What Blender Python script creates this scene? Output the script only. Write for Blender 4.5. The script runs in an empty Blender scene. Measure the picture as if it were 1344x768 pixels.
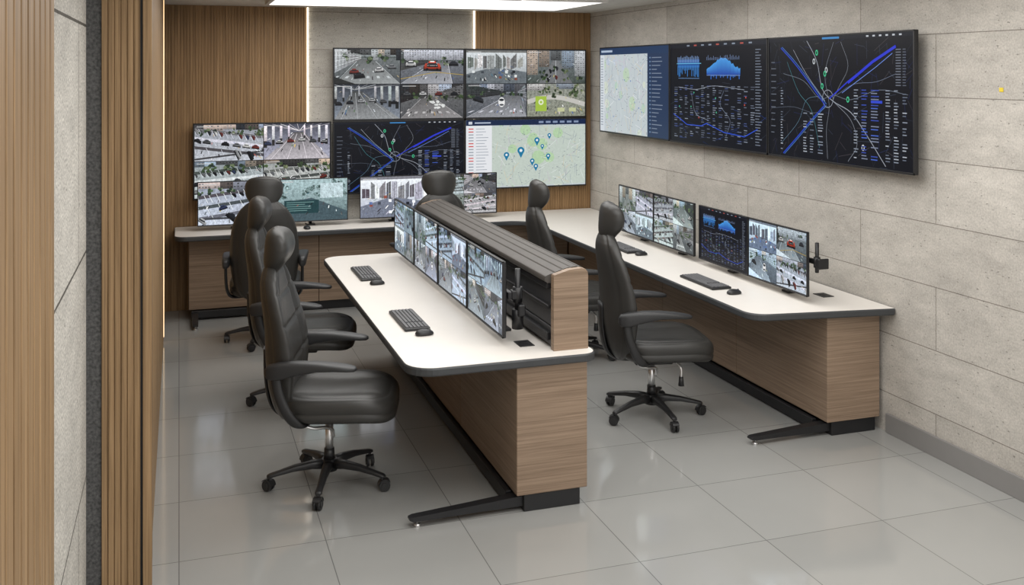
import bpy, bmesh, math, random
import numpy as np
from mathutils import Vector, Matrix
SC=bpy.context.scene
COL=SC.collection
def lin(c):
    c=c/255.0
    return c/12.92 if c<=0.04045 else ((c+0.055)/1.055)**2.4
def rgb(r,g,b,a=1.0): return (lin(r),lin(g),lin(b),a)

# ------------------------------------------------------------------ materials
def mat_new(name):
    m=bpy.data.materials.new(name); m.use_nodes=True
    nt=m.node_tree; b=nt.nodes['Principled BSDF']
    return m,nt,b
def plain(name,col,rough=0.5,metal=0.0,spec=0.5,bump=0.0,bscale=200,var=0.08):
    m,nt,b=mat_new(name)
    b.inputs['Roughness'].default_value=rough; b.inputs['Metallic'].default_value=metal
    b.inputs['Specular IOR Level'].default_value=spec
    tc=nt.nodes.new('ShaderNodeTexCoord'); n=nt.nodes.new('ShaderNodeTexNoise')
    n.inputs['Scale'].default_value=bscale if bump else 12; n.inputs['Detail'].default_value=3
    nt.links.new(tc.outputs['Object'],n.inputs['Vector'])
    r=nt.nodes.new('ShaderNodeValToRGB')
    r.color_ramp.elements[0].position=.3; r.color_ramp.elements[1].position=.7
    r.color_ramp.elements[0].color=(col[0]*(1-var),col[1]*(1-var),col[2]*(1-var),1)
    r.color_ramp.elements[1].color=(min(1,col[0]*(1+var)),min(1,col[1]*(1+var)),min(1,col[2]*(1+var)),1)
    nt.links.new(n.outputs['Fac'],r.inputs['Fac']); nt.links.new(r.outputs['Color'],b.inputs['Base Color'])
    if bump:
        bp=nt.nodes.new('ShaderNodeBump'); bp.inputs['Strength'].default_value=bump; bp.inputs['Distance'].default_value=.002
        nt.links.new(n.outputs['Fac'],bp.inputs['Height']); nt.links.new(bp.outputs['Normal'],b.inputs['Normal'])
    return m
def wood(name,c1,c2,scale,rough=0.5):
    m,nt,b=mat_new(name); b.inputs['Roughness'].default_value=rough
    b.inputs['Specular IOR Level'].default_value=.3
    tc=nt.nodes.new('ShaderNodeTexCoord'); mp=nt.nodes.new('ShaderNodeMapping')
    mp.inputs['Scale'].default_value=scale
    nt.links.new(tc.outputs['Object'],mp.inputs['Vector'])
    n=nt.nodes.new('ShaderNodeTexNoise'); n.inputs['Scale'].default_value=1; n.inputs['Detail'].default_value=7; n.inputs['Roughness'].default_value=.7
    n.inputs['Distortion'].default_value=.3
    nt.links.new(mp.outputs['Vector'],n.inputs['Vector'])
    r=nt.nodes.new('ShaderNodeValToRGB'); r.color_ramp.elements[0].position=.34; r.color_ramp.elements[1].position=.66
    r.color_ramp.elements[0].color=c1; r.color_ramp.elements[1].color=c2
    nt.links.new(n.outputs['Fac'],r.inputs['Fac']); nt.links.new(r.outputs['Color'],b.inputs['Base Color'])
    return m
def concrete(name,c1,c2,cm,axes,bw=1.25,rh=.36,off=(0,0),pits=1.0,mort=.003,amp=1.0,speck=.16):
    m,nt,b=mat_new(name); b.inputs['Roughness'].default_value=.8; b.inputs['Specular IOR Level'].default_value=.25
    L=nt.links
    tc=nt.nodes.new('ShaderNodeTexCoord'); sp=nt.nodes.new('ShaderNodeSeparateXYZ'); cb=nt.nodes.new('ShaderNodeCombineXYZ')
    L.new(tc.outputs['Object'],sp.inputs[0]); L.new(sp.outputs[axes[0]],cb.inputs[0]); L.new(sp.outputs[axes[1]],cb.inputs[1])
    mp=nt.nodes.new('ShaderNodeMapping'); mp.inputs['Location'].default_value=(off[0],off[1],0); L.new(cb.outputs[0],mp.inputs['Vector'])
    br=nt.nodes.new('ShaderNodeTexBrick'); br.offset=.5; br.inputs['Scale'].default_value=1
    br.inputs['Brick Width'].default_value=bw; br.inputs['Row Height'].default_value=rh; br.inputs['Mortar Size'].default_value=mort
    br.inputs['Mortar Smooth'].default_value=.1
    br.inputs['Color1'].default_value=c1; br.inputs['Color2'].default_value=c2; br.inputs['Mortar'].default_value=cm
    L.new(mp.outputs['Vector'],br.inputs['Vector'])
    n=nt.nodes.new('ShaderNodeTexNoise'); n.inputs['Scale'].default_value=5; n.inputs['Detail'].default_value=12; n.inputs['Roughness'].default_value=.8
    mpn=nt.nodes.new('ShaderNodeMapping'); mpn.inputs['Scale'].default_value=(1,.7,1.6) if axes[0]==1 else (.7,1,1.6)
    L.new(tc.outputs['Object'],mpn.inputs['Vector']); L.new(mpn.outputs['Vector'],n.inputs['Vector'])
    r=nt.nodes.new('ShaderNodeValToRGB'); r.color_ramp.elements[0].position=.36; r.color_ramp.elements[1].position=.64
    a0=1-.26*amp; a1=1+.1*amp
    r.color_ramp.elements[0].color=(a0,a0,a0,1); r.color_ramp.elements[1].color=(a1,a1,a1,1)
    L.new(n.outputs['Fac'],r.inputs['Fac'])
    mx=nt.nodes.new('ShaderNodeMix'); mx.data_type='RGBA'; mx.blend_type='MULTIPLY'; mx.inputs[0].default_value=1
    L.new(br.outputs['Color'],mx.inputs[6]); L.new(r.outputs['Color'],mx.inputs[7])
    n2=nt.nodes.new('ShaderNodeTexNoise'); n2.inputs['Scale'].default_value=52; n2.inputs['Detail'].default_value=2
    mp2=nt.nodes.new('ShaderNodeMapping'); mp2.inputs['Scale'].default_value=(1,.55,1.3)
    L.new(tc.outputs['Object'],mp2.inputs['Vector']); L.new(mp2.outputs['Vector'],n2.inputs['Vector'])
    r2=nt.nodes.new('ShaderNodeValToRGB'); r2.color_ramp.elements[0].position=.285; r2.color_ramp.elements[1].position=.335
    v=1-.45*pits
    r2.color_ramp.elements[0].color=(v,v,v,1); r2.color_ramp.elements[1].color=(1,1,1,1)
    L.new(n2.outputs['Fac'],r2.inputs['Fac'])
    mx2=nt.nodes.new('ShaderNodeMix'); mx2.data_type='RGBA'; mx2.blend_type='MULTIPLY'; mx2.inputs[0].default_value=1
    L.new(mx.outputs[2],mx2.inputs[6]); L.new(r2.outputs['Color'],mx2.inputs[7])
    n3=nt.nodes.new('ShaderNodeTexNoise'); n3.inputs['Scale'].default_value=100; n3.inputs['Detail'].default_value=4
    L.new(tc.outputs['Object'],n3.inputs['Vector'])
    r3=nt.nodes.new('ShaderNodeValToRGB'); r3.color_ramp.elements[0].position=.34; r3.color_ramp.elements[1].position=.66
    q0=1-speck; q1=1+speck*.6
    r3.color_ramp.elements[0].color=(q0,q0,q0,1); r3.color_ramp.elements[1].color=(q1,q1,q1,1)
    L.new(n3.outputs['Fac'],r3.inputs['Fac'])
    mx3=nt.nodes.new('ShaderNodeMix'); mx3.data_type='RGBA'; mx3.blend_type='MULTIPLY'; mx3.inputs[0].default_value=1
    L.new(mx2.outputs[2],mx3.inputs[6]); L.new(r3.outputs['Color'],mx3.inputs[7])
    L.new(mx3.outputs[2],b.inputs['Base Color'])
    bp=nt.nodes.new('ShaderNodeBump'); bp.inputs['Strength'].default_value=.3; bp.inputs['Distance'].default_value=.004
    L.new(r2.outputs['Color'],bp.inputs['Height']); L.new(bp.outputs['Normal'],b.inputs['Normal'])
    return m
def floor_mat():
    m,nt,b=mat_new('floor_tile'); L=nt.links
    tc=nt.nodes.new('ShaderNodeTexCoord'); mp=nt.nodes.new('ShaderNodeMapping'); mp.inputs['Location'].default_value=(0,-4.62+6.4,0)
    L.new(tc.outputs['Object'],mp.inputs['Vector'])
    br=nt.nodes.new('ShaderNodeTexBrick'); br.offset=0; br.inputs['Scale'].default_value=1
    br.inputs['Brick Width'].default_value=.64; br.inputs['Row Height'].default_value=.64; br.inputs['Mortar Size'].default_value=.0025
    br.inputs['Mortar Smooth'].default_value=.3
    br.inputs['Color1'].default_value=rgb(151,151,148); br.inputs['Color2'].default_value=rgb(156,156,153); br.inputs['Mortar'].default_value=rgb(108,108,106)
    L.new(mp.outputs['Vector'],br.inputs['Vector'])
    n=nt.nodes.new('ShaderNodeTexNoise'); n.inputs['Scale'].default_value=2.2; n.inputs['Detail'].default_value=6
    L.new(tc.outputs['Object'],n.inputs['Vector'])
    r=nt.nodes.new('ShaderNodeValToRGB'); r.color_ramp.elements[0].color=(.95,.95,.95,1); r.color_ramp.elements[1].color=(1.04,1.04,1.04,1)
    L.new(n.outputs['Fac'],r.inputs['Fac'])
    mx=nt.nodes.new('ShaderNodeMix'); mx.data_type='RGBA'; mx.blend_type='MULTIPLY'; mx.inputs[0].default_value=1
    L.new(br.outputs['Color'],mx.inputs[6]); L.new(r.outputs['Color'],mx.inputs[7]); L.new(mx.outputs[2],b.inputs['Base Color'])
    b.inputs['Roughness'].default_value=.09; b.inputs['Specular IOR Level'].default_value=1.0; b.inputs['IOR'].default_value=1.6
    return m
def emis(name,col,s):
    m,nt,b=mat_new(name)
    b.inputs['Base Color'].default_value=(0.8,0.8,0.8,1); b.inputs['Emission Color'].default_value=col; b.inputs['Emission Strength'].default_value=s
    return m
def display_mat():
    m,nt,b=mat_new('display_picture'); L=nt.links
    at=nt.nodes.new('ShaderNodeAttribute'); at.attribute_name='Col'
    tc=nt.nodes.new('ShaderNodeTexCoord')
    n=nt.nodes.new('ShaderNodeTexNoise'); n.inputs['Scale'].default_value=40; n.inputs['Detail'].default_value=8; n.inputs['Roughness'].default_value=.8
    L.new(tc.outputs['Object'],n.inputs['Vector'])
    mr=nt.nodes.new('ShaderNodeMapRange'); mr.inputs[1].default_value=.36; mr.inputs[2].default_value=.64; mr.inputs[3].default_value=0; mr.inputs[4].default_value=2.2
    L.new(n.outputs['Fac'],mr.inputs[0])
    one=nt.nodes.new('ShaderNodeMix'); one.data_type='FLOAT'; one.inputs[2].default_value=1.0
    L.new(at.outputs['Alpha'],one.inputs[0]); L.new(mr.outputs[0],one.inputs[3])
    vm=nt.nodes.new('ShaderNodeVectorMath'); vm.operation='SCALE'
    L.new(at.outputs['Color'],vm.inputs[0]); L.new(one.outputs[0],vm.inputs['Scale'])
    b.inputs['Base Color'].default_value=(.004,.004,.005,1); b.inputs['Roughness'].default_value=.3; b.inputs['Specular IOR Level'].default_value=.12
    L.new(vm.outputs[0],b.inputs['Emission Color']); b.inputs['Emission Strength'].default_value=1.0
    return m

M_back_wood=wood('walnut_slats',rgb(112,86,56),rgb(164,132,94),(70,70,1.2))
M_near_wood=wood('oak_slats',rgb(114,90,62),rgb(170,140,104),(70,70,1.0))
M_lam=wood('walnut_laminate',rgb(120,101,84),rgb(155,134,114),(1.6,1.6,90),.42)
M_conR=concrete('travertine_blocks',rgb(180,175,167),rgb(192,187,179),rgb(128,122,114),(1,2),1.3,.355,(0,.12),1,.0026,.8,.15)
M_conB=concrete('travertine_back',rgb(172,168,160),rgb(182,178,170),rgb(132,126,118),(0,2),1.3,.355,(.3,.12),1,.003,.8,.15)
M_conL=concrete('grey_stone',rgb(196,192,184),rgb(202,198,190),rgb(96,92,86),(1,2),3,.92,(.4,.42),1,.006,.8,.45)
M_dark_stone=plain('dark_rough_stone',rgb(84,84,84),.9,bump=.8,bscale=90,var=.45)
M_floor=floor_mat()
M_ceil=plain('ceiling_paint',rgb(205,203,198),.8)
M_baseb=plain('baseboard_grey',rgb(128,126,124),.45,var=.02)
M_white=plain('worktop_laminate',rgb(222,217,210),.38,spec=.4,var=.01)
M_edge=plain('edge_band_charcoal',rgb(58,60,62),.45)
M_black=plain('black_powder_coat',rgb(26,26,28),.45)
M_plastic=plain('black_plastic',rgb(34,34,35),.42)
M_leather=plain('charcoal_leather',rgb(52,51,49),.40,spec=.45,bump=.2,bscale=220,var=.05)
M_pad=plain('armrest_rubber',rgb(42,42,43),.45)
M_chrome=plain('chrome',rgb(235,235,235),.28,metal=.85,var=.02)
M_alu=plain('anodised_cap',rgb(76,72,68),.5,metal=0,spec=.35)
M_panel=plain('riser_panel',rgb(60,60,62),.5)
M_keys=plain('grey_keys',rgb(96,96,98),.5)
M_gold=emis('led_gold',(1,.66,.3,1),1.4)
M_led=emis('led_warm_white',(1,.88,.7,1),2.4)
M_ceil_led=emis('ceiling_diffuser',(1,.99,.97,1),1.4)
M_yellow=plain('yellow_sticker',rgb(215,190,50),.5)
M_disp=display_mat()

# ------------------------------------------------------------------ mesh helpers
def to_obj(bm,name,mat,parent=None,smooth=None):
    me=bpy.data.meshes.new(name); bmesh.ops.recalc_face_normals(bm,faces=bm.faces)
    if smooth is not None:
        for f in bm.faces: f.smooth=smooth
    bm.to_mesh(me); bm.free()
    o=bpy.data.objects.new(name,me); COL.objects.link(o)
    if mat: me.materials.append(mat)
    if parent: o.parent=parent
    return o
def box(bm,lo,hi,bev=0.0,seg=2):
    t=bmesh.new(); bmesh.ops.create_cube(t,size=1)
    for v in t.verts:
        v.co=Vector([(lo[i]+hi[i])/2+v.co[i]*(hi[i]-lo[i]) for i in range(3)])
    if bev>0: bmesh.ops.bevel(t,geom=t.edges[:],offset=bev,segments=seg,affect='EDGES',profile=.5)
    me=bpy.data.meshes.new('t'); t.to_mesh(me); t.free(); bm.from_mesh(me); bpy.data.meshes.remove(me)
def loft(bm,secs,cap=True,smooth=True,closed=True):
    rings=[[bm.verts.new(p) for p in s] for s in secs]; n=len(secs[0])
    for a,b in zip(rings[:-1],rings[1:]):
        for i in range(n if closed else n-1):
            j=(i+1)%n
            try:
                f=bm.faces.new((a[i],a[j],b[j],b[i])); f.smooth=smooth
            except ValueError: pass
    if cap and closed:
        for r in (rings[0],rings[-1]):
            try: bm.faces.new(r)
            except ValueError: pass
def cyl(bm,p0,p1,r0,r1=None,seg=20):
    r1=r0 if r1 is None else r1
    p0=Vector(p0);p1=Vector(p1);d=(p1-p0).normalized()
    a=Vector((0,0,1)) if abs(d.z)<.9 else Vector((1,0,0))
    x=d.cross(a).normalized(); y=d.cross(x)
    def ring(p,r): return [p+x*r*math.cos(2*math.pi*i/seg)+y*r*math.sin(2*math.pi*i/seg) for i in range(seg)]
    loft(bm,[ring(p0,r0),ring(p1,r1)])
def catmull(pts,n=6):
    P=[Vector(p) for p in pts]; out=[]
    P=[P[0]*2-P[1]]+P+[P[-1]*2-P[-2]]
    for i in range(1,len(P)-2):
        for k in range(n):
            t=k/n
            out.append(.5*((2*P[i])+(-P[i-1]+P[i+1])*t+(2*P[i-1]-5*P[i]+4*P[i+1]-P[i+2])*t*t+(-P[i-1]+3*P[i]-3*P[i+1]+P[i+2])*t**3))
    out.append(P[-2]); return out
def tube(bm,pts,r,seg=12,r2=None,up=(0,1,0)):
    n=len(pts); pts=[Vector(p) for p in pts]; secs=[]; U=Vector(up)
    for i,p in enumerate(pts):
        d=(pts[min(i+1,n-1)]-pts[max(i-1,0)]).normalized()
        s=d.cross(U).normalized(); u=s.cross(d)
        ra=r[i] if isinstance(r,(list,tuple)) else r
        rb=(r2[i] if isinstance(r2,(list,tuple)) else r2) if r2 is not None else ra
        secs.append([p+u*ra*math.cos(2*math.pi*k/seg)+s*rb*math.sin(2*math.pi*k/seg) for k in range(seg)])
    loft(bm,secs)
def supell(n,a,b,p):
    out=[]
    for i in range(n):
        t=2*math.pi*i/n; c=math.cos(t); s=math.sin(t)
        out.append((a*math.copysign(abs(c)**(2/p),c), b*math.copysign(abs(s)**(2/p),s)))
    return out
def empty(name,loc,rot=0,label=None,cat=None,group=None):
    e=bpy.data.objects.new(name,None); COL.objects.link(e); e.location=loc; e.rotation_euler=(0,0,math.radians(rot))
    e.empty_display_size=.1
    if label: e['label']=label
    if cat: e['category']=cat
    if group: e['group']=group
    return e
def struct(o): o['kind']='structure'; return o
def offset_outline(pts,rad,o,nseg=8):
    n=len(pts); res=[]
    E=[]
    for i in range(n):
        a=Vector(pts[i]);b=Vector(pts[(i+1)%n]); d=(b-a).normalized(); nn=Vector((d.y,-d.x)); E.append((a+nn*o,d))
    C=[]
    for i in range(n):
        (p,d),(q,e)=E[i-1],E[i]
        t=((q-p).x*e.y-(q-p).y*e.x)/(d.x*e.y-d.y*e.x); C.append(p+d*t)
    for i in range(n):
        d=E[i-1][1]; e=E[i][1]; cr=d.x*e.y-d.y*e.x
        r=rad[i]+(o if cr>0 else -o); r=max(r,.0005)
        ang=math.acos(max(-1,min(1,d.dot(e)))); tl=r*math.tan(ang/2)
        s=C[i]-d*tl
        nrm=Vector((-d.y,d.x)) if cr>0 else Vector((d.y,-d.x))
        cen=s+nrm*r; v=s-cen
        for k in range(nseg+1):
            a=ang*k/nseg*(1 if cr>0 else -1)
            res.append((cen.x+v.x*math.cos(a)-v.y*math.sin(a), cen.y+v.x*math.sin(a)+v.y*math.cos(a)))
    return res

# ------------------------------------------------------------------ canvas for displays
class Canvas:
    def __init__(s,W): s.W=W; s.P=[]; s.i=0; s.clip=None
    def poly(s,pts,col,layer=1,noise=0.0):
        cols=col if isinstance(col,list) else [col]*len(pts)
        q=[]
        x0,y0,x1,y1=s.clip if s.clip else (0,0,s.W,1)
        for p in pts: q.append((min(max(p[0],x0),x1),min(max(p[1],y0),y1)))
        s.i+=1
        s.P.append((q,cols,layer*.0005+(s.i%24)*.000018,noise))
    def rect(s,x0,y0,x1,y1,col,layer=1,noise=0.0):
        if isinstance(col,tuple) and isinstance(col[0],tuple): col=[col[0],col[0],col[1],col[1]]
        s.poly([(x0,y0),(x1,y0),(x1,y1),(x0,y1)],col,layer,noise)
    def line(s,pts,w,col,layer=2,noise=0.0):
        for a,b in zip(pts[:-1],pts[1:]):
            dx,dy=b[0]-a[0],b[1]-a[1]; L=math.hypot(dx,dy)
            if L<1e-6: continue
            nx,ny=-dy/L*w/2,dx/L*w/2
            s.poly([(a[0]+nx,a[1]+ny),(b[0]+nx,b[1]+ny),(b[0]-nx,b[1]-ny),(a[0]-nx,a[1]-ny)],col,layer,noise)
    def curve(s,pts,w,col,layer=2,n=5):
        P=catmull([(p[0],p[1],0) for p in pts],n); s.line([(p.x,p.y) for p in P],w,col,layer)
    def disc(s,x,y,r,col,layer=3,noise=0.0,n=12,ry=None):
        ry=ry or r
        s.poly([(x+r*math.cos(2*math.pi*k/n),y+ry*math.sin(2*math.pi*k/n)) for k in range(n)],col,layer,noise)
    def build(s,w,h,parent,z0,y=-.0005):
        me=bpy.data.meshes.new('screen_picture'); V=[];F=[];C=[]
        for q,cols,z,nz in s.P:
            b=len(V)
            for p,c in zip(q,cols):
                V.append(((p[0]/s.W-.5)*w, y-z, z0+(1-p[1])*h)); C.append((lin(c[0]),lin(c[1]),lin(c[2]),nz))
            F.append(list(range(b,len(V))))
        me.from_pydata(V,[],F); ca=me.color_attributes.new('Col','FLOAT_COLOR','POINT')
        ca.data.foreach_set('color',[x for c in C for x in c])
        me.materials.append(M_disp); me.update()
        o=bpy.data.objects.new('display_screen',me); COL.objects.link(o); o.parent=parent
        return o

def car(c,x,y,s,col,ang=0,layer=5,wide=1.0):
    def R(px,py):
        ca,sa=math.cos(ang),math.sin(ang); return (x+s*(px*ca-py*sa),y+s*(px*sa+py*ca))
    k=lambda f:tuple(max(0,min(255,int(v*f))) for v in col)
    c.poly([R(-1.08,.05),R(1.1,.05),R(1.15,.62),R(-1.1,.62)],(26,27,30),layer-.4,.1)
    c.poly([R(-1,0),R(-.85,-.3),R(.85,-.34),R(1,-.05),R(1.02,.36),R(-1.02,.4)],[k(.8),k(1),k(1),k(.95),k(.6),k(.55)],layer,.2)
    c.poly([R(-.7,-.1),R(-.45,-.52),R(.4,-.54),R(.66,-.12)],(34,38,44),layer+.5,.1)
    c.poly([R(-.5,-.36),R(-.4,-.62),R(.34,-.63),R(.44,-.38)],k(1.05),layer+1,.05)
    for q in (-.62,.6): c.disc(*R(q,.4),s*.15,(14,14,16),layer+1,n=7)
CARC=[(205,205,205),(40,42,46),(130,132,135),(120,50,42),(225,225,222),(56,66,100),(170,172,174),(28,28,30),(84,86,88)]
def feed(c,x0,y0,x1,y1,style,rng,tint=(1,1,1)):
    c.clip=(x0,y0,x1,y1); w=x1-x0;h=y1-y0
    br=rng.uniform(.95,1.14)
    tint=(br*tint[0]*rng.uniform(.93,1.02),br*tint[1]*rng.uniform(.98,1.01),br*tint[2]*rng.uniform(.98,1.07))
    X=lambda u:x0+u*w; Y=lambda v:y0+v*h
    T=lambda col:tuple(max(0,min(255,int(a*b))) for a,b in zip(col,tint))
    G=lambda v,d=0:T((v+rng.uniform(-d,d),v+rng.uniform(-d,d)*.7,v-1))
    vx=rng.uniform(.15,.85); vy=rng.uniform(.02,.3)
    def P(t,a,base=1.0):
        return (X(a+(vx-a)*t),Y(base+(vy-base)*t))
    COLR=((150,80,64),(66,88,136),(84,110,72),(176,154,112),(186,170,96),(76,112,130))
    def clutter(n,ya=.15,yb=.95,vals=(20,40,70,110,180,230),smin=.006,smax=.03,lay=3.2):
        for _ in range(n):
            u,v=rng.random(),rng.uniform(ya,yb); s_=rng.uniform(smin,smax)*(.4+v)
            q=rng.choice(vals); dx,dy=(vx-u),(vy-v); L=math.hypot(dx,dy)+1e-3; dx/=L;dy/=L
            a,b_=s_*2,s_*.5
            cl=T(rng.choice(COLR)) if rng.random()<.22 else G(q,6)
            c.poly([(X(u),Y(v)),(X(u+dx*a),Y(v+dy*a*1.4)),(X(u+dx*a+b_),Y(v+dy*a*1.4)),(X(u+b_),Y(v))],cl,lay,.4)
    def trees(n,ya,yb,cols=((46,58,40),(62,78,50),(34,42,34),(92,100,74))):
        for _ in range(n):
            u,v=rng.random(),rng.uniform(ya,yb)
            for k in range(5):
                c.disc(X(u+rng.uniform(-.04,.04)),Y(v+rng.uniform(-.06,.06)),w*rng.uniform(.012,.03),T(rng.choice(cols)),3.4,.8,6)
    def building(a,b_,t,v,lay=2):
        wm=rng.choice([(1,1,1),(1,1,1),(1.06,.95,.85),(.9,.97,1.05)])
        f=lambda k:T((v*k*wm[0],v*k*wm[1],v*k*wm[2]))
        c.rect(X(a),Y(0),X(b_),Y(t),(f(1),f(.66)),lay,.3)
        nx=max(2,int((b_-a)/.04)); ny=max(2,int(t/.06))
        for i in range(nx):
            for j in range(ny):
                if rng.random()<.8:
                    xa=a+(b_-a)*(i+.2)/nx; xb=a+(b_-a)*(i+.75)/nx; ya=t*(j+.3)/ny; yb_=t*(j+.7)/ny
                    c.rect(X(xa),Y(ya),X(xb),Y(yb_),G(v*rng.choice([.35,.5,.65]),4),lay+.6)
    def sidewall(side,ytop,ybot,v):
        a=0 if side<0 else 1
        q=[(X(a),Y(0)),P(.8,a,ytop-0.0),P(.8,a,ybot),(X(a),Y(ybot))]
        c.poly(q,[G(v,5),G(v*.6,5),G(v*.5,5),G(v*.85,5)],2.4,.4)
        for k in range(7):
            t=.1*k; 
            p1=P(t,a,ytop+.05); p2=P(t,a,ybot-.04)
            c.line([p1,p2],w*.010*(1-t*.7),G(v*.55,5),3)
        for k in range(3):
            yy=ytop+(ybot-ytop)*(k+1)/4
            c.line([(X(a),Y(yy)),P(.8,a,yy)],h*.010,G(min(225,v*1.15),5),3.2)
    if style in('street','redcar','whitecar','mark'):
        c.rect(X(0),Y(0),X(1),Y(1),(T((112,114,114)),T((76,78,80))),1,.4)
        c.rect(X(0),Y(0),X(1),Y(vy+.06),(T((206,210,212)),T((54,60,56))),1.5,.6)
        a=0
        while a<1:
            ww=rng.uniform(.08,.22); building(a,min(1,a+ww),vy+rng.uniform(-.04,.14),rng.choice([55,90,140,190,212])); a+=ww
        sidewall(rng.choice([-1,1]),0,rng.uniform(.5,.72),rng.choice([45,70,150,195]))
        if rng.random()<.5: sidewall(-1 if vx>.5 else 1,.1,rng.uniform(.4,.6),rng.choice([60,110,180]))
        trees(7,vy-.02,vy+.16)
        l,r_=rng.uniform(-.5,.2),rng.uniform(.6,1.4)
        c.poly([P(.88,l),P(.88,r_),P(0,r_),P(0,l)],[G(96),G(96),G(150),G(132)],2.2,.2)
        c.line([P(.8,l),P(0,l)],h*.012,G(205),3.6); c.line([P(.8,r_),P(0,r_)],h*.012,G(200),3.6)
        m=(l+r_)/2
        for k in range(3):
            t=.1+.2*k; c.line([P(t,m),P(t+.05,m)],h*.014*(1.1-t),G(216),3.8)
        if rng.random()<.3:
            for k in range(7):
                aa=l+(r_-l)*k/7; c.poly([P(.2,aa),P(.2,aa+.06),P(.28,aa+.06),P(.28,aa)],G(190),3.4,.2)
        if rng.random()<.5: # foreground canopy / vehicle roof
            c.poly([(X(0),Y(rng.uniform(.7,.85))),(X(rng.uniform(.3,.6)),Y(1)),(X(0),Y(1))],G(rng.choice([40,200])),4.2,.3)
        clutter(40,vy,.95)
        if style=='redcar':
            building(.05,.98,.3,190,3.9)
            car(c,X(.5),Y(.48),w*.13,(196,72,50),.03,5.5); car(c,X(.5),Y(.42),w*.08,(222,222,220),.03,5.8); car(c,X(.16),Y(.42),w*.08,(205,205,205),0,5); car(c,X(.84),Y(.4),w*.07,(60,62,66),0,5)
            c.line([(X(0),Y(.86)),(X(.55),Y(.66)),(X(1),Y(.74))],h*.02,(170,148,80),4)
        elif style=='whitecar':
            c.disc(X(.58),Y(.55),w*.055,(228,228,228),5,.05,14,ry=h*.15); c.disc(X(.58),Y(.48),w*.042,(40,44,50),5.5,0,10,ry=h*.04); c.disc(X(.58),Y(.63),w*.038,(70,72,78),5.5,0,10,ry=h*.03)
            car(c,X(.2),Y(.45),w*.08,(50,52,56),.3,5)
        elif style=='mark':
            for k in range(12):
                c.disc(X(.34+.36*rng.random()),Y(.5+.2*rng.random()),w*rng.uniform(.015,.05),(214,216,214),4.4,.2,6,ry=h*.035)
            for k in range(4): car(c,X(.1+.25*k),Y(.28),w*.055,rng.choice(CARC),0,5)
        else:
            for k in range(4):
                v=rng.uniform(.35,.8); car(c,X(rng.uniform(.1,.9)),Y(v),w*(.025+.07*v),rng.choice(CARC),rng.uniform(-.5,.5),5)
    elif style=='carpark':
        c.rect(X(0),Y(0),X(1),Y(1),(T((124,127,128)),T((172,174,172))),1,.4)
        a=0
        while a<1:
            ww=rng.uniform(.1,.3); building(a,min(1,a+ww),rng.uniform(.08,.24),rng.choice([50,80,120,180])); a+=ww
        trees(10,.12,.26)
        sl=rng.choice([-1,1])*rng.uniform(.12,.4)
        for r_ in range(3):
            yy=.3+.25*r_; s_=.045+.026*r_
            c.poly([(X(0),Y(yy-.1-sl*.5)),(X(1),Y(yy-.1+sl*.5)),(X(1),Y(yy-.02+sl*.5)),(X(0),Y(yy-.02-sl*.5))],G(rng.choice([66,92,190]),4),2,.35)
            n=int(1/(s_*1.9))
            for k in range(n+1):
                xx=k/n+rng.uniform(-.015,.015); y_=yy+sl*(xx-.5)
                c.line([(X(xx-.03),Y(y_-.09)),(X(xx+.02),Y(y_+.09))],h*.009,G(215),2.8)
                if rng.random()<.62: car(c,X(xx+.03),Y(y_),w*s_*.75,rng.choice(CARC),math.atan(sl)+rng.uniform(-.1,.1)+(.0 if r_%2 else .9),4+r_*.9)
        clutter(40,.2,.98,lay=3.4)
        c.line([(X(0),Y(.9+sl*.2)),(X(1),Y(.8-sl*.2))],h*.05,G(60),3.6,.3)
    elif style=='garage':
        c.rect(X(0),Y(0),X(1),Y(1),(T((50,54,62)),T((136,141,150))),1,.4)
        for k in range(9): c.line([(X(vx),Y(vy+.1)),(X(k/8),Y(0))],h*.016,G(rng.choice([150,210,100])),2,.2)
        for a in (.0,.12,.24,.36,.6,.7,.82,.93):
            d=abs(a-vx); 
            c.rect(X(a),Y(.05),X(a+.02+.05*d),Y(.4+.5*d),(G(200,8),G(110,8)),3,.4)
            c.rect(X(a),Y(.32+.3*d),X(a+.02+.05*d),Y(.4+.5*d),G(36),3.6,.2)
        c.poly([P(.85,.0),P(.85,1.),P(0,1.1),P(0,-.1)],[G(70),G(70),G(155),G(148)],1.8,.3)
        for aa in (.1,.35,.65,.9): c.line([P(.8,aa),P(0,aa)],h*.010,G(200),2.6)
        for k in range(6): car(c,X(.06+.17*k),Y(.45+.2*abs(.5-.17*k)),w*.05,rng.choice(CARC),0,4.4)
        clutter(34,.2,.9,lay=3.4)
    elif style=='room':
        c.rect(X(0),Y(0),X(1),Y(1),(T((208,212,216)),T((142,147,152))),1,.2)
        c.rect(X(0),Y(0),X(1),Y(.07),G(110),1.6,.3)
        c.poly([(X(0),Y(.72)),(X(.45),Y(.5)),(X(1),Y(.66)),(X(1),Y(1)),(X(0),Y(1))],T((100,105,111)),2,.35)
        a=.02
        while a<.95:
            ww=rng.uniform(.05,.14); v=rng.choice([70,110,150,216])
            c.poly([(X(a),Y(rng.uniform(.08,.3))),(X(a+ww*.85),Y(rng.uniform(.08,.3))),(X(a+ww*.85),Y(rng.uniform(.48,.58))),(X(a),Y(rng.uniform(.5,.62)))],G(v,6),2.4,.45)
            c.line([(X(a+ww*.4),Y(.15)),(X(a+ww*.4),Y(.56))],w*.005,G(50 if v>100 else 180),3); a+=ww
        for k in range(18):
            u,v=rng.random(),rng.uniform(.5,.95); c.rect(X(u),Y(v-.07),X(u+.045),Y(v),T(rng.choice([(60,64,70),(206,208,210),(80,96,126),(126,72,58),(30,32,36)])),3.5,.35)
        clutter(40,.1,.95,lay=4)
    elif style=='park':
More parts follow.
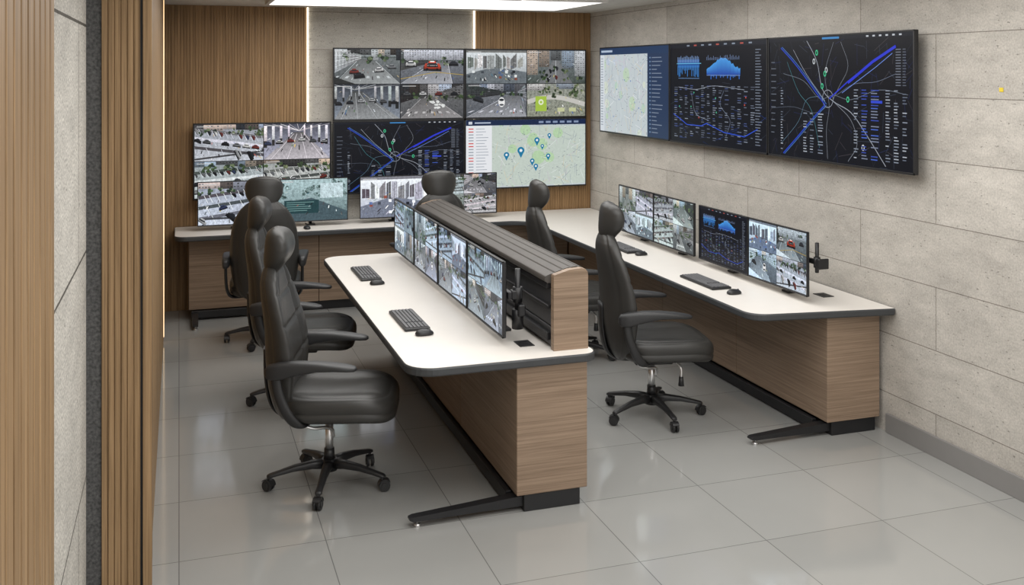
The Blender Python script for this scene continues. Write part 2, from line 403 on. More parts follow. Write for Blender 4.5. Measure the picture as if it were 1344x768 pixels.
        c.rect(X(0),Y(0),X(1),Y(1),(T((120,124,118)),T((120,124,112))),1,.6)
        building(0,.3,.2,180); building(.5,.8,.16,140)
        trees(14,.08,.4,((62,76,52),(84,94,68),(46,56,40),(130,132,120)))
        c.curve([(X(0),Y(.55)),(X(.3),Y(.42)),(X(.6),Y(.44)),(X(1),Y(.64))],h*.14,T((172,172,168)),2.5)
        c.rect(X(.14),Y(.38),X(.33),Y(.84),(160,188,70),5,.03)
        c.disc(X(.235),Y(.56),w*.045,(222,228,200),5.6,0,12,ry=h*.09); c.disc(X(.235),Y(.56),w*.022,(160,188,70),6.2,0,10,ry=h*.04)
        for k in range(2): c.rect(X(.52+.2*k),Y(.74),X(.64+.2*k),Y(.86),(190,194,150),5,.1)
        clutter(44,.3,.95)
    elif style=='apartments':
        c.rect(X(0),Y(0),X(1),Y(1),(T((116,120,122)),T((76,82,76))),1,.5)
        building(.0,.18,.74,190); building(.2,.38,.5,146); building(.4,.58,.3,104); building(.6,.8,.52,172); building(.82,1,.78,202)
        c.poly([(X(.44),Y(.3)),(X(.54),Y(.3)),(X(.78),Y(1)),(X(.2),Y(1))],G(114),3,.25)
        trees(10,.55,.95)
        c.line([(X(.49),Y(.3)),(X(.49),Y(1))],h*.013,G(205),3.6)
        for k in range(4): car(c,X(rng.uniform(.3,.7)),Y(rng.uniform(.5,.9)),w*.035,rng.choice(CARC),1.3,5)
        clutter(34,.4,.95)
    elif style=='forest':
        c.rect(X(0),Y(0),X(1),Y(1),(T((158,168,167)),T((78,90,90))),1,.5)
        trees(16,.05,.55,((84,98,95),(54,66,63),(146,156,153),(110,122,119)))
        c.poly([(X(.3),Y(.5)),(X(.5),Y(.45)),(X(1),Y(.8)),(X(1),Y(1)),(X(.1),Y(1))],T((66,78,82)),4.6,.3)
        c.rect(X(.12),Y(.5),X(.6),Y(.82),T((34,58,60)),5,.15)
        for k in range(5): c.line([(X(.15),Y(.55+.05*k)),(X(rng.uniform(.35,.56)),Y(.55+.05*k))],h*.014,(120,156,154),5.6)
        c.rect(X(.62),Y(.1),X(.94),Y(.46),T((180,185,185)),5,.4); clutter(40,.1,.95,lay=6)
    c.line([(X(.03),Y(.05)),(X(.24),Y(.05))],h*.016,(205,205,205),7.5)
    c.clip=None
def quad(W,styles,seed,tint=(1,1,1)):
    rng=random.Random(seed); c=Canvas(W); c.rect(0,0,W,1,(12,13,16),0)
    g=.005; hx=W/2
    for k,s in enumerate(styles):
        cx,cy=k%2,k//2
        feed(c,cx*hx+g,cy*.5+g,(cx+1)*hx-g,(cy+1)*.5-g,s,rng,tint)
    return c
def single(W,style,seed,tint=(1,1,1)):
    rng=random.Random(seed); c=Canvas(W); feed(c,0,0,W,1,style,rng,tint); return c
def darkmap(W,seed=3,blue=(38,66,180)):
    rng=random.Random(seed); c=Canvas(W); c.rect(0,0,W,1,(16,18,24),0)
    U=lambda u:u*W
    for k in range(150):
        x,y=rng.random(),rng.random(); a=rng.choice([.5,-.5,1.3,2.2,0,1.57])+rng.uniform(-.2,.2); L=.04+.16*rng.random()
        c.line([(U(x),y),(U(x)+L*math.cos(a),y+L*math.sin(a))],.0035,rng.choice([(40,46,58),(56,64,78),(36,44,80),(70,66,70)]),1)
    for pts,wd,cl in (
        (((.3,.02),(.38,.2),(.42,.42),(.5,.52),(.62,.6),(.72,.76),(.84,.98)),.0065,(150,156,166)),
        (((.12,.3),(.28,.36),(.4,.5),(.5,.47),(.62,.5),(.8,.42),(.97,.45)),.004,(108,116,128)),
        (((.46,.98),(.45,.75),(.47,.55),(.44,.3),(.5,.05)),.004,(120,126,136)),
        (((.5,.52),(.62,.66),(.66,.84),(.6,.98)),.004,(130,136,146)),
        (((.2,.1),(.3,.3),(.44,.52)),.0035,(170,176,186)),
        (((.02,.6),(.2,.58),(.36,.62),(.46,.56)),.003,(90,98,112)),
        (((.55,.05),(.6,.24),(.54,.4),(.5,.5)),.003,(140,146,156)),
        (((.1,.9),(.24,.7),(.3,.52),(.4,.48)),.003,(100,130,150)),
        (((.15,.2),(.24,.45),(.34,.6),(.4,.9)),.003,(80,140,150)),
        (((.9,.3),(.78,.36),(.64,.38),(.52,.47)),.003,(110,120,140))):
        c.curve([(U(p[0]),p[1]) for p in pts],wd,cl,2)
    for k in range(20):
        a=k/20*2*math.pi; b_=(k+1)/20*2*math.pi
        c.line([(U(.46)+.07*math.cos(a),.5+.07*math.sin(a)),(U(.46)+.07*math.cos(b_),.5+.07*math.sin(b_))],.005,(150,156,168),2.4)
    for o_,cl,wd in ((0,blue,.011),(.018,(76,124,190),.005)):
        c.curve([(U(p[0])+o_,p[1]-o_*.4) for p in ((.1,.08),(.2,.2),(.3,.34),(.44,.55))],wd,cl,3)
        c.curve([(U(p[0])+o_,p[1]+o_*.2) for p in ((.44,.55),(.34,.68),(.24,.82),(.12,.98))],wd,cl,3)
    c.line([(U(p[0]),p[1]) for p in ((.47,.5),(.6,.36),(.76,.21))],.011,(46,60,190),3.4)
    c.line([(U(p[0]),p[1]) for p in ((.6,.37),(.76,.21),(.9,.1))],.022,(44,56,200),3.6)
    c.line([(U(p[0]),p[1]+.03) for p in ((.56,.42),(.78,.22),(.88,.12))],.005,(110,140,215),4)
    for (x,y,g) in ((.38,.13,1),(.42,.4,1),(.45,.27,0),(.6,.5,1),(.44,.3,1),(.7,.86,0),(.36,.2,0)):
        cl=(70,190,140) if g else (190,195,200)
        c.disc(U(x),y,.018,cl,4.4,n=12,ry=.024); c.disc(U(x),y,.009,(14,18,24),5,n=10,ry=.014)
    for r_ in range(24):
        yy=.42+.0225*r_
        if yy>.95: break
        for k,(a,b_) in enumerate(((.28,.31),(.33,.36),(.39,.43),(.64,.67),(.69,.73),(.75,.80),(.84,.87),(.89,.92),(.94,.97),(.1,.12))):
            if k<3 and r_<9: continue
            if rng.random()<.78:
                cl=rng.choice([(130,138,152),(96,104,118),(168,174,184)]) if k not in(4,5) else rng.choice([(70,100,190),(54,74,160),(120,128,150)])
                c.rect(U(a),yy,U(b_-.012*rng.random()),yy+.008,cl,5)
    for r_ in range(14):
        c.rect(U(.9),.12+.02*r_,U(.93),.127+.02*r_,(110,116,128),5); c.rect(U(.94),.12+.02*r_,U(.965-.01*rng.random()),.127+.02*r_,(90,96,108),5)
    c.rect(U(.75),.5,U(.82),.52,(50,72,200),5.5)
    c.rect(0,0,W,.03,(22,25,33),5); c.rect(U(.42),.008,U(.54),.024,(60,130,190),6)
    for k in range(6): c.rect(U(.72+.04*k),.01,U(.735+.04*k),.022,(190,195,202),6)
    for k in range(12): c.rect(U(.02),.2+.055*k,U(.045+.02*rng.random()),.207+.055*k,(100,106,118),5)
    return c
def lightmap(W,seed=8,side='r'):
    rng=random.Random(seed); c=Canvas(W); U=lambda u:u*W
    c.rect(0,0,W,1,(190,199,202),0)
    x0,x1=(.0,.72) if side=='r' else (.2,1.0)
    for k in range(18):
        x,y=rng.uniform(x0,x1),rng.random()
        c.disc(U(x),y,rng.uniform(.03,.09),rng.choice([(184,204,180),(204,212,198),(186,196,210),(176,200,186)]),.6,.1,9)
    for k in range(220):
        x,y=rng.uniform(x0,x1),rng.random(); a=rng.choice([.3,1.7,-.6,1.2])+rng.uniform(-.2,.2); L=.04+.18*rng.random()
        c.line([(U(x),y),(U(x)+L*math.cos(a),y+L*math.sin(a))],.0042,rng.choice([(228,232,234),(196,182,198),(146,156,170),(212,196,162),(134,142,154)]),1)
    for k in range(110):
        x,y=rng.uniform(x0,x1),rng.random(); c.rect(U(x),y,U(x)+.02,y+.006,(112,120,130),2)
    if side=='r':
        c.rect(0,0,W,.08,(34,56,88),5); c.rect(U(.02),.025,U(.2),.05,(170,185,205),6)
        c.rect(0,.08,U(.07),1,(206,212,218),4)
        for k in range(26): c.rect(U(.012),.12+.032*k,U(.05),.13+.032*k,(140,150,162),5)
        c.rect(U(.72),.08,W,1,(36,54,84),4)
        for k in range(20):
            c.rect(U(.75),.12+.043*k,U(.765),.135+.043*k,(110,136,170),5); c.rect(U(.78),.123+.043*k,U(.78+.15*rng.uniform(.3,1)),.132+.043*k,(120,132,152),5)
        for k in range(9): c.disc(U(rng.uniform(.2,.66)),rng.uniform(.2,.85),.01,(80,120,180),5,n=8)
    else:
        c.rect(U(.21),.1,U(1),.98,(190,201,192),.8,.08)
        for k in range(9):
            x,y=rng.uniform(.3,.8),rng.uniform(.15,.6); c.disc(U(x),y,rng.uniform(.05,.11),(176,204,166),.9,.1,9)
        c.rect(0,0,W,.08,(26,40,72),5); c.rect(U(.02),.02,U(.05),.06,(200,205,215),6); c.rect(U(.07),.03,U(.2),.05,(170,180,200),6)
        for k in range(6): c.rect(U(.6+.06*k),.025,U(.64+.06*k),.055,(130,145,175),6)
        c.rect(0,.08,U(.21),1,(226,228,232),4)
        for k in range(20):
            c.rect(U(.02),.12+.043*k,U(.06),.135+.043*k,(204,76,72) if k%5<2 else (150,158,168),5); c.rect(U(.08),.124+.043*k,U(.13+.06*rng.random()),.132+.043*k,(140,148,160),5)
        for x,y,s in ((.33,.52,.042),(.45,.46,.054),(.585,.31,.042),(.69,.24,.03),(.545,.62,.036),(.575,.7,.036),(.68,.55,.034),(.63,.4,.028)):
            c.disc(U(x),y,s,(30,118,158),5.5,n=14); c.poly([(U(x)-s*.85,y+s*.4),(U(x)+s*.85,y+s*.4),(U(x),y+s*2.1)],(30,118,158),5.5); c.disc(U(x),y,s*.42,(230,236,240),6.4,n=10)
    return c
def dashboard(W,seed=5):
    rng=random.Random(seed); c=Canvas(W); U=lambda u:u*W
    c.rect(0,0,W,1,(14,16,23),0)
    c.rect(0,0,W,.04,(24,27,36),4)
    for k in range(9): c.rect(U(.2+.08*k),.012,U(.23+.08*k),.026,(170,80,70) if k%3==1 else (130,140,155),5)
    # schematic block on one side
    c.rect(U(.09),.16,U(.34),.24,(34,84,150),2.4)
    for k in range(20):
        x=.09+.25*k/20; c.rect(U(x),.12+.02*rng.random(),U(x+.004),.19,(130,160,205),3.5); c.rect(U(x),.22,U(x+.006),.25+.09*rng.random(),(60,128,200),3.2)
    c.line([(U(.08),.2),(U(.36),.2)],.006,(110,190,225),4); c.line([(U(.1),.35),(U(.34),.35)],.004,(110,150,200),4)
    # filled graph
    top=[(.42+.34*k/24, .19+.05*math.cos(k/24*6.28)+.022*rng.random()) for k in range(25)]
    for a,b_ in zip(top[:-1],top[1:]): c.poly([(U(a[0]),a[1]),(U(b_[0]),b_[1]),(U(b_[0]),.31),(U(a[0]),.31)],[(70,150,220),(70,150,220),(34,70,160),(34,70,160)],3)
    for k in range(24):
        x=.42+.34*k/24; c.rect(U(x),.12+.03*rng.random(),U(x+.003),.17,(130,150,190),3.8); c.rect(U(x),.31,U(x+.008),.31+.05*rng.random(),(50,104,190),3.4)
    c.rect(U(.42),.315,U(.76),.32,(120,150,205),4.4)
    c.curve([(U(.1),.44),(U(.3),.46),(U(.5),.42),(U(.8),.45)],.004,(150,156,168),3)
    for k in range(30):
        x,y=rng.random(),rng.uniform(.38,.98); a=rng.uniform(-.7,.7); c.line([(U(x),y),(U(x)+.15*math.cos(a),y+.15*math.sin(a))],.003,rng.choice([(40,50,84),(60,66,78),(36,60,120)]),1)
    for r_ in range(26):
        for k in range(14):
            if rng.random()<.6:
                x=.05+.062*k; c.rect(U(x),.42+.021*r_,U(x+.02+.022*rng.random()),.4275+.021*r_,rng.choice([(96,104,120),(130,138,152),(70,84,130),(80,86,100)]),2)
    c.line([(U(p[0]),p[1]) for p in ((.04,.72),(.14,.78),(.2,.82),(.36,.82),(.42,.79),(.6,.86),(.8,.88),(.92,.8))],.009,(44,78,190),4)
    c.curve([(U(.25),.5),(U(.3),.7),(U(.44),.76)],.004,(140,148,162),3)
    c.curve([(U(.6),.46),(U(.56),.6),(U(.66),.74),(U(.62),.9)],.004,(120,130,150),3)
    for k in range(34): c.rect(U(.9),.08+.026*k,U(.93+.03*rng.random()),.088+.026*k,(110,118,132),3)
    for k in range(8): c.disc(U(rng.uniform(.1,.85)),rng.uniform(.4,.95),.009,(80,180,140) if k%3 else (190,80,70),5,n=8)
    return c

# ------------------------------------------------------------------ room
RX=4.02; BY=9.5; CZ=2.76; LX=-.36; FY=-1.2
def slab(name,lo,hi,mat,bev=0):
    bm=bmesh.new(); box(bm,lo,hi,bev); return struct(to_obj(bm,name,mat))
slab('floor',(-.7,FY,-.1),(RX+.2,BY+.2,0),M_floor)
slab('ceiling',(-.7,FY,CZ),(RX+.2,BY+.2,CZ+.1),M_ceil)
slab('wall_right',(RX,FY,0),(RX+.2,BY+.2,CZ),M_conR)
slab('wall_back',(-.7,BY,0),(RX,BY+.2,CZ),M_conB)
slab('wall_left',(-.6,FY,0),(LX,4.42,CZ),M_conL)
slab('trim_1',(LX,4.42,0),(-.302,4.72,CZ),M_dark_stone)
slab('baseboard_right',(RX-.018,FY,0),(RX-.0005,4.95,.115),M_baseb,.003)
def slats(name,axis,a0,a1,pos,depth,pitch,mat,z0=0,z1=CZ,back=.006,gap=.2):
    bm=bmesh.new(); n=max(1,round((a1-a0)/pitch)); p=(a1-a0)/n
    for i in range(n):
        s=a0+i*p; e=s+p*(1-gap)
        if axis=='x': box(bm,(s,pos-depth,z0),(e,pos-back*.5,z1),.0025,1)
        else: box(bm,(pos+back*.5,s,z0),(pos+depth,e,z1),.0025,1)
    if axis=='x': box(bm,(a0,pos-back,z0),(a1,pos-.0002,z1))
    else: box(bm,(pos+.0002,a0,z0),(pos+back,a1,z1))
    return struct(to_obj(bm,name,mat,smooth=False))
slats('trim_2','x',-.118,1.135,BY,.010,.026,M_back_wood,gap=.12)
slats('trim_3','x',2.785,RX-.001,BY,.010,.026,M_back_wood,gap=.12)
slats('trim_4','y',FY,3.12,LX,.024,.105,M_near_wood,gap=.2)
slats('trim_5','x',-.301,-.152,4.42,.012,.0248,M_near_wood,gap=.12)
slab('trim_6',(-.301,4.42,0),(-.112,4.72,CZ),M_black)
slab('trim_7',(-.142,4.398,0),(-.106,4.4195,CZ),M_near_wood,.002)
slab('wall_left.001',(-.5,4.72,0),(-.135,BY,CZ),M_near_wood)
slats('trim_8','y',4.72,8.36,-.135,.018,.05,M_near_wood)
slats('trim_9','y',8.45,BY-.03,-.135,.018,.05,M_back_wood)
def strip(name,lo,hi,mat):
    bm=bmesh.new(); box(bm,lo,hi,.002,1); o=to_obj(bm,name,mat); struct(o); return o
strip('trim_10',(-.133,8.375,0.05),(-.112,8.435,CZ-.001),M_gold)
strip('trim_11',(1.139,BY-.02,0.8),(1.152,BY-.001,CZ-.001),M_led)
strip('trim_12',(2.765,BY-.02,0.8),(2.778,BY-.001,CZ-.001),M_led)
# ceiling light
e=empty('ceiling_light',(2.35,8.38,CZ-.03),0,'long white glowing recessed ceiling light panel','ceiling light')
bm=bmesh.new(); box(bm,(-1.62,-.75,.0),(1.0,.40,.012),.002,1); to_obj(bm,'diffuser',M_ceil_led,e)
bm=bmesh.new()
for lo,hi in (((-1.65,-.78,-.002),(-1.62,.43,.0295)),((1.0,-.78,-.002),(1.03,.43,.0295)),((-1.62,-.78,-.002),(1.0,-.75,.0295)),((-1.62,.40,-.002),(1.0,.43,.0295))): box(bm,lo,hi)
to_obj(bm,'light_frame',M_ceil,e)

# ------------------------------------------------------------------ desks
def worktop(parent,pts,rad):
    bm=bmesh.new()
    A=offset_outline(pts,rad,-.007)
    loft(bm,[[(x,y,.724) for x,y in A],[(x,y,.7565) for x,y in A]],smooth=False)
    to_obj(bm,'worktop',M_white,parent,False)
    bm=bmesh.new(); prof=[(-.014,.715),(-.006,.715),(0,.722),(0,.748),(-.004,.7545),(-.0065,.7555),(-.0065,.723),(-.014,.715)]
    loft(bm,[[(x,y,z) for x,y in offset_outline(pts,rad,o)] for o,z in prof],cap=False,smooth=False)
    A=offset_outline(pts,rad,-.015); loft(bm,[[(x,y,.7125) for x,y in A],[(x,y,.7235) for x,y in A]],smooth=False)
    o=to_obj(bm,'edge_band',M_edge,parent,False); o['label']='charcoal edge band'
def foot(parent,tip,root):
    tip=Vector(tip);root=Vector(root); d=(root-tip).normalized(); s=Vector((-d.y,d.x,0))
    bm=bmesh.new(); secs=[]
    for t,hw,z0,z1 in ((0,.018,.036,.046),(.03,.022,.028,.05),(.5,.026,.026,.060),(1,.03,.022,.072)):
        p=tip.lerp(root,t); secs.append([p+s*hw+Vector((0,0,z0)),p-s*hw+Vector((0,0,z0)),p-s*hw+Vector((0,0,z1)),p+s*hw+Vector((0,0,z1))])
    loft(bm,secs,smooth=False)
    f=to_obj(bm,'support_foot',M_black,parent,False)
    bm=bmesh.new(); p=tip.lerp(root,.07); cyl(bm,(p.x,p.y,0),(p.x,p.y,.012),.017,.014); cyl(bm,(p.x,p.y,.012),(p.x,p.y,.034),.006)
    g=to_obj(bm,'levelling_glide',M_chrome,f); g['label']='chrome levelling glide'
def grommet(parent,x,y):
    bm=bmesh.new(); box(bm,(x-.04,y-.055,.7566),(x+.04,y+.055,.7605),.0018,2)
    for k in (-.025,0,.025): box(bm,(x-.02,y+k-.008,.7606),(x+.02,y+k+.008,.7625))
    to_obj(bm,'socket_plate',M_plastic,parent)

# central desk
D=empty('control_desk',(0,0,0),0,'white-topped island control desk with walnut base and dark monitor riser','desk')
worktop(D,[(1.02,4.57),(1.98,4.57),(1.98,7.6),(1.02,7.6)],[.14,.07,.05,.14])
for y0,y1 in ((4.6,5.62),(5.624,6.6),(6.604,7.52)):
    bm=bmesh.new(); box(bm,(1.56,y0,.085),(1.93,y1,.7125),.003,1); to_obj(bm,'cabinet_body',M_lam,D)
bm=bmesh.new(); box(bm,(1.60,4.61,0.0),(1.895,7.5,.084),.003,1); box(bm,(1.535,4.7,.012),(1.565,7.5,.075),.003,1); to_obj(bm,'plinth',M_black,D)
foot(D,(1.03,4.63,0),(1.62,4.66,0))
grommet(D,1.68,4.84)
# riser
bm=bmesh.new()
prof=[(1.775,.757),(1.775,1.128),(1.779,1.136),(1.86,1.159),(1.925,1.163),(1.945,1.158),(1.957,1.145),(1.96,1.13),(1.96,.757)]
for y0,y1 in ((4.66,4.70),):
    loft(bm,[[(x,y,z) for x,z in prof] for y in (y0,y1)],smooth=False)
o=to_obj(bm,'riser_end_panel',M_lam,D,False); o['label']='walnut end panel with rounded top'
bm=bmesh.new(); loft(bm,[[(x,y,z) for x,z in prof] for y in (7.50,7.54)],smooth=False); to_obj(bm,'riser_end_panel',M_lam,D,False)
bm=bmesh.new()
box(bm,(1.80,4.70,.757),(1.952,7.50,1.10)); 
for z0,z1 in ((.765,.86),(.866,.965),(.971,1.085)): box(bm,(1.788,4.702,z0),(1.801,7.498,z1),.003,1)
to_obj(bm,'riser_body',M_panel,D)
arc=[(1.742,1.104),(1.744,1.118),(1.752,1.1275),(1.79,1.141),(1.825,1.152),(1.86,1.161),(1.895,1.1655),(1.928,1.1655),(1.95,1.157),(1.961,1.14),(1.963,1.11)]
C3=catmull([(a[0],a[1],0) for a in arc],8); cp=[]
for i,p in enumerate(C3):
    dep=.004 if i in (24,25,34,35,44,45,54,55,63,64) else 0
    cp.append((p.x,p.y-dep))
cp=cp+[(1.955,1.09),(1.757,1.09)]
bm=bmesh.new(); loft(bm,[[(x,y,z) for x,z in cp] for y in (4.703,7.497)],smooth=False)
o=to_obj(bm,'riser_cap',M_alu,D,False); o['label']='smooth dark metal cap with fine lengthwise grooves'
bm=bmesh.new(); box(bm,(1.757,4.72,1.06),(1.80,7.48,1.089),.004,1); box(bm,(1.765,4.72,.955),(1.79,7.48,.975),.003,1); box(bm,(1.765,4.74,.79),(1.79,5.6,.835),.006,1)
to_obj(bm,'accessory_rail',M_black,D)

# L desk
E=empty('control_desk.001',(0,0,0),0,'long L-shaped white-topped control desk with walnut cabinets along walls','desk')
worktop(E,[(-.04,8.88),(3.12,8.88),(3.12,5.0),(4.015,4.87),(4.015,9.475),(-.04,9.475)],[.1,.2,.13,.012,.01,.03])
ys=[4.985,6.0,7.1,8.2,9.1]
for a,b_ in zip(ys[:-1],ys[1:]):
    bm=bmesh.new(); box(bm,(3.62,a,.085),(3.99,b_-.004,.7125),.003,1); to_obj(bm,'cabinet_body',M_lam,E)
xs=[.08,1.2,2.35,3.616]
for a,b_ in zip(xs[:-1],xs[1:]):
    bm=bmesh.new(); box(bm,(a,9.1,.085),(b_-.004,9.46,.7125),.003,1); to_obj(bm,'cabinet_body',M_lam,E)
bm=bmesh.new(); box(bm,(3.66,5.0,0),(3.97,9.14,.084),.003,1); box(bm,(3.595,5.1,.012),(3.625,9.0,.075),.003,1); box(bm,(.12,9.14,0),(3.6,9.44,.084),.003,1)
to_obj(bm,'plinth',M_black,E)
foot(E,(3.12,5.03,0),(3.68,5.05,0)); foot(E,(.13,8.7,0),(.13,9.16,0))
bm=bmesh.new(); box(bm,(.1,9.06,.02),(.9,9.098,.08),.003,1); to_obj(bm,'base_bar',M_black,E)
grommet(E,3.82,5.3)

# ------------------------------------------------------------------ monitors
def housing(w,h,d,z0,bez=.012,name='housing',parent=None):
    bm=bmesh.new()
    box(bm,(-w/2,0,z0),(w/2,d*.45,z0+h),.004,2)
    box(bm,(-w/2+.04,d*.4,z0+.04),(w/2-.04,d,z0+h-.04),.008,2)
    f=.006
    for lo,hi in (((-w/2,-f,z0),(w/2,.002,z0+bez)),((-w/2,-f,z0+h-bez*.7),(w/2,.002,z0+h)),((-w/2,-f,z0),(-w/2+bez*.7,.002,z0+h)),((w/2-bez*.7,-f,z0),(w/2,.002,z0+h))):
        box(bm,lo,hi,.001,1)
    return to_obj(bm,name,M_black,parent)
def wall_display(cx,cy,z0,w,h,rot,canvas,label,group):
    T=empty('wall_display',(cx,cy,z0),rot,label,'screen',group)
    housing(w,h,.06,0,.012,parent=T)
    canvas.build(w-.02,h-.024,T,.013)
    bm=bmesh.new(); box(bm,(-.25,.055,h*.25),(.25,.0995,h*.75),.004,1); box(bm,(-w*.4,.058,h*.3),(w*.4,.07,h*.34)); to_obj(bm,'wall_bracket',M_black,T)
    return T
W2=1.83
g1='video wall screens on the end wall'
yb=9.4
ws=1.283
x0=1.367
zt=1.692; hh=.692
wall_display(x0+ws/2,yb,zt,ws-.004,hh-.002,0,quad(W2,['street','redcar','garage','mark'],11),'large black-framed wall screen split into four street camera views',g1)
wall_display(x0+ws*1.5,yb,zt,ws-.004,hh-.002,0,quad(W2,['room','apartments','whitecar','park'],12),'large black-framed wall screen showing four views of roads and buildings',g1)
wall_display(x0+ws/2,yb,zt-hh,ws-.004,hh-.002,0,darkmap(W2,4),'large wall screen with dark road map and blue route lines',g1)
wall_display(x0+ws*1.5,yb,zt-hh,ws-.004,hh-.002,0,lightmap(W2,8,'l'),'large wall screen with pale city map and blue pins',g1)
wall_display(.735,yb,zt-hh,1.232,hh-.002,0,quad(W2,['carpark','garage','carpark','carpark'],13,(1.1,1.1,1.1)),'large wall screen with four car park camera views',g1)
g2='screens in a row on the stone wall'
for (ya,yb2,cv,lb) in ((9.02,7.555,lightmap(W2,21,'r'),'large wall screen with pale map and navy sidebar'),(7.55,6.075,dashboard(W2,5),'large wall screen with dark traffic dashboard and blue bar charts'),(6.07,4.598,darkmap(W2,7),'large wall screen with dark city map and thick blue roads')):
    wall_display(3.92,(ya+yb2)/2,1.57,ya-yb2-.006,.822,-90,cv,lb,g2)

def monitor(cx,cy,rot,canvas,label,group,w=.655,h=.39,zb=.80,base=.7567,arm=.1,mode=''):
    T=empty('monitor',(cx,cy,base),rot,label,'monitor',group); z0=zb-base
    housing(w,h,.032,z0,.009,parent=T); canvas.build(w-.014,h-.018,T,z0+.0095)
    pole=.255
    bm=bmesh.new(); top=z0+h*.78
    cyl(bm,(0,arm,0.012),(0,arm,top),.014,.014,16); cyl(bm,(0,arm,z0+h*.42),(0,arm,z0+h*.62),.022,.022,16)
    to_obj(bm,'support_pole',M_black,T)
    bm=bmesh.new(); box(bm,(-.04,arm-.04,0.0003),(.04,arm+.04,.013),.004,2); to_obj(bm,'pole_base',M_black,T)
    bm=bmesh.new()
    box(bm,(-.05,.03,z0+h*.38),(.05,.04,z0+h*.68),.003,1); box(bm,(-.022,.038,z0+h*.46),(.022,arm-.012,z0+h*.58),.006,2)
    if mode=='edge':
        box(bm,(-.03,.04,z0+h*.47),(pole+.02,.066,z0+h*.57),.006,2); box(bm,(pole-.022,.06,z0+h*.46),(pole+.022,arm+.02,z0+h*.58),.005,1)
    to_obj(bm,'mounting_bracket',M_black,T)
    if mode=='edge':
        bm=bmesh.new(); top=z0+h*.86
        cyl(bm,(pole,arm,.07),(pole,arm,top),.014,.014,16); cyl(bm,(pole,arm,z0+h*.42),(pole,arm,z0+h*.62),.025,.025,16)
        cyl(bm,(pole,arm,.07),(pole,arm,.17),.030,.030,16)
        box(bm,(pole-.02,arm-.01,.14),(pole+.05,arm+.028,.2),.006,1)
        to_obj(bm,'swivel_arm',M_black,T)
    if mode=='spare':
        bm=bmesh.new(); box(bm,(.02,.04,z0+h*.50),(.345,.058,z0+h*.58),.004,1); cyl(bm,(.35,.05,z0+h*.38),(.35,.05,z0+h*.84),.012,.012,14)
        cyl(bm,(.35,.05,z0+h*.46),(.35,.05,z0+h*.62),.02,.02,14)
        box(bm,(.36,.032,z0+h*.47),(.41,.064,z0+h*.60),.004,1); box(bm,(.405,.015,z0+h*.46),(.42,.085,z0+h*.62),.004,1)
        to_obj(bm,'swivel_arm',M_black,T)
    return T
gc='monitors on the island desk'
CW=1.68
sets=[(['carpark','garage','street','street'],31),(['carpark','room','street','carpark'],32),(['apartments','carpark','street','whitecar'],33),(['carpark','street','room','apartments'],34)]
for k,(st,sd) in enumerate(sets):
    monitor(1.56,5.14+.675*k,-90,quad(CW,st,sd,(1.04,1.11,1.16)),'thin-bezel desk monitor showing tiled camera views',gc,mode='edge' if k==0 else '')
gr='monitors on the long wall desk'
monitor(3.58,5.45,-90,quad(CW,['room','redcar','whitecar','carpark'],41,(1.1,1.15,1.2)),'thin-bezel monitor showing tiled views and a red car',gr,mode='spare')
monitor(3.58,6.11,-90,dashboard(CW,9),'thin-bezel monitor with dark blue chart dashboard',gr)
monitor(3.58,6.84,-90,quad(CW,['carpark','street','carpark','street'],43,(1.1,1.13,1.14)),'thin-bezel monitor showing tiled camera views',gr)
monitor(3.58,7.50,-90,quad(CW,['apartments','carpark','street','room'],44,(1.1,1.13,1.14)),'thin-bezel monitor showing tiled camera views',gr)
gb='monitors on the end wall desk'
monitor(.48,9.15,0,single(CW,'carpark',51,(1.2,1.22,1.24)),'thin-bezel monitor showing a pale car park view',gb)
monitor(1.14,9.15,0,single(CW,'forest',52),'thin-bezel monitor showing a grey-teal camera view',gb)
monitor(1.905,9.15,0,single(CW,'room',53,(1.1,1.12,1.14)),'thin-bezel monitor showing a bright interior view',gb)
monitor(2.57,9.15,0,quad(CW,['carpark','street','street','carpark'],54),'thin-bezel monitor showing tiled camera views',gb)

# ------------------------------------------------------------------ keyboards / mice
def keyboard(x,y,rot,L=.44):
    T=empty('keyboard',(x,y,.7567),rot,'slim dark grey keyboard lying on the white desktop','keyboard','desk keyboards')
    bm=bmesh.new(); box(bm,(-L/2,-.07,.0),(L/2,.07,.016),.005,2); to_obj(bm,'keyboard_body',M_plastic,T)
    bm=bmesh.new()
    for r_ in range(6):
        x_=-L/2+.012; 
        while x_<L/2-.02:
            wk=.0165
            if r_==0 and -.1<x_<.04: wk=.13
            e_=min(x_+wk,L/2-.01)
            if not (abs(x_-(L/2-.125))<.008): box(bm,(x_,-.06+.0205*r_,.0145),(e_,-.06+.0205*r_+.0165,.0215),.0015,1)
            x_+=wk+.0035
    to_obj(bm,'keycaps',M_keys,T)
def mouse(x,y,rot):
    T=empty('computer_mouse',(x,y,.7567),rot,'small black computer mouse on the desk','mouse','desk mice')
    bm=bmesh.new(); secs=[]
    for s_,z in ((.8,0),(1,.005),(1,.011),(.92,.019),(.72,.026),(.4,.030),(.1,.031)):
        secs.append([(px*s_,py*s_,z-.08*max(0,px)*(z/.031)*s_) for px,py in supell(24,.050,.029,2.5)])
    loft(bm,secs); to_obj(bm,'mouse_body',M_plastic,T)
    bm=bmesh.new(); cyl(bm,(.028,-.003,.024),(.028,.003,.024),.007,.007,12); to_obj(bm,'scroll_wheel',M_keys,T)
for (kx,ky,mx_,my_) in ((1.22,5.48,1.235,5.17),(1.22,6.84,1.235,6.5),(3.30,5.86,3.31,5.51),(3.33,7.2,3.34,6.9)):
    keyboard(kx,ky,-90); mouse(mx_,my_,5)
keyboard(.72,9.0,0); mouse(1.08,9.0,95)
keyboard(2.1,9.0,0); mouse(2.45,9.0,95)

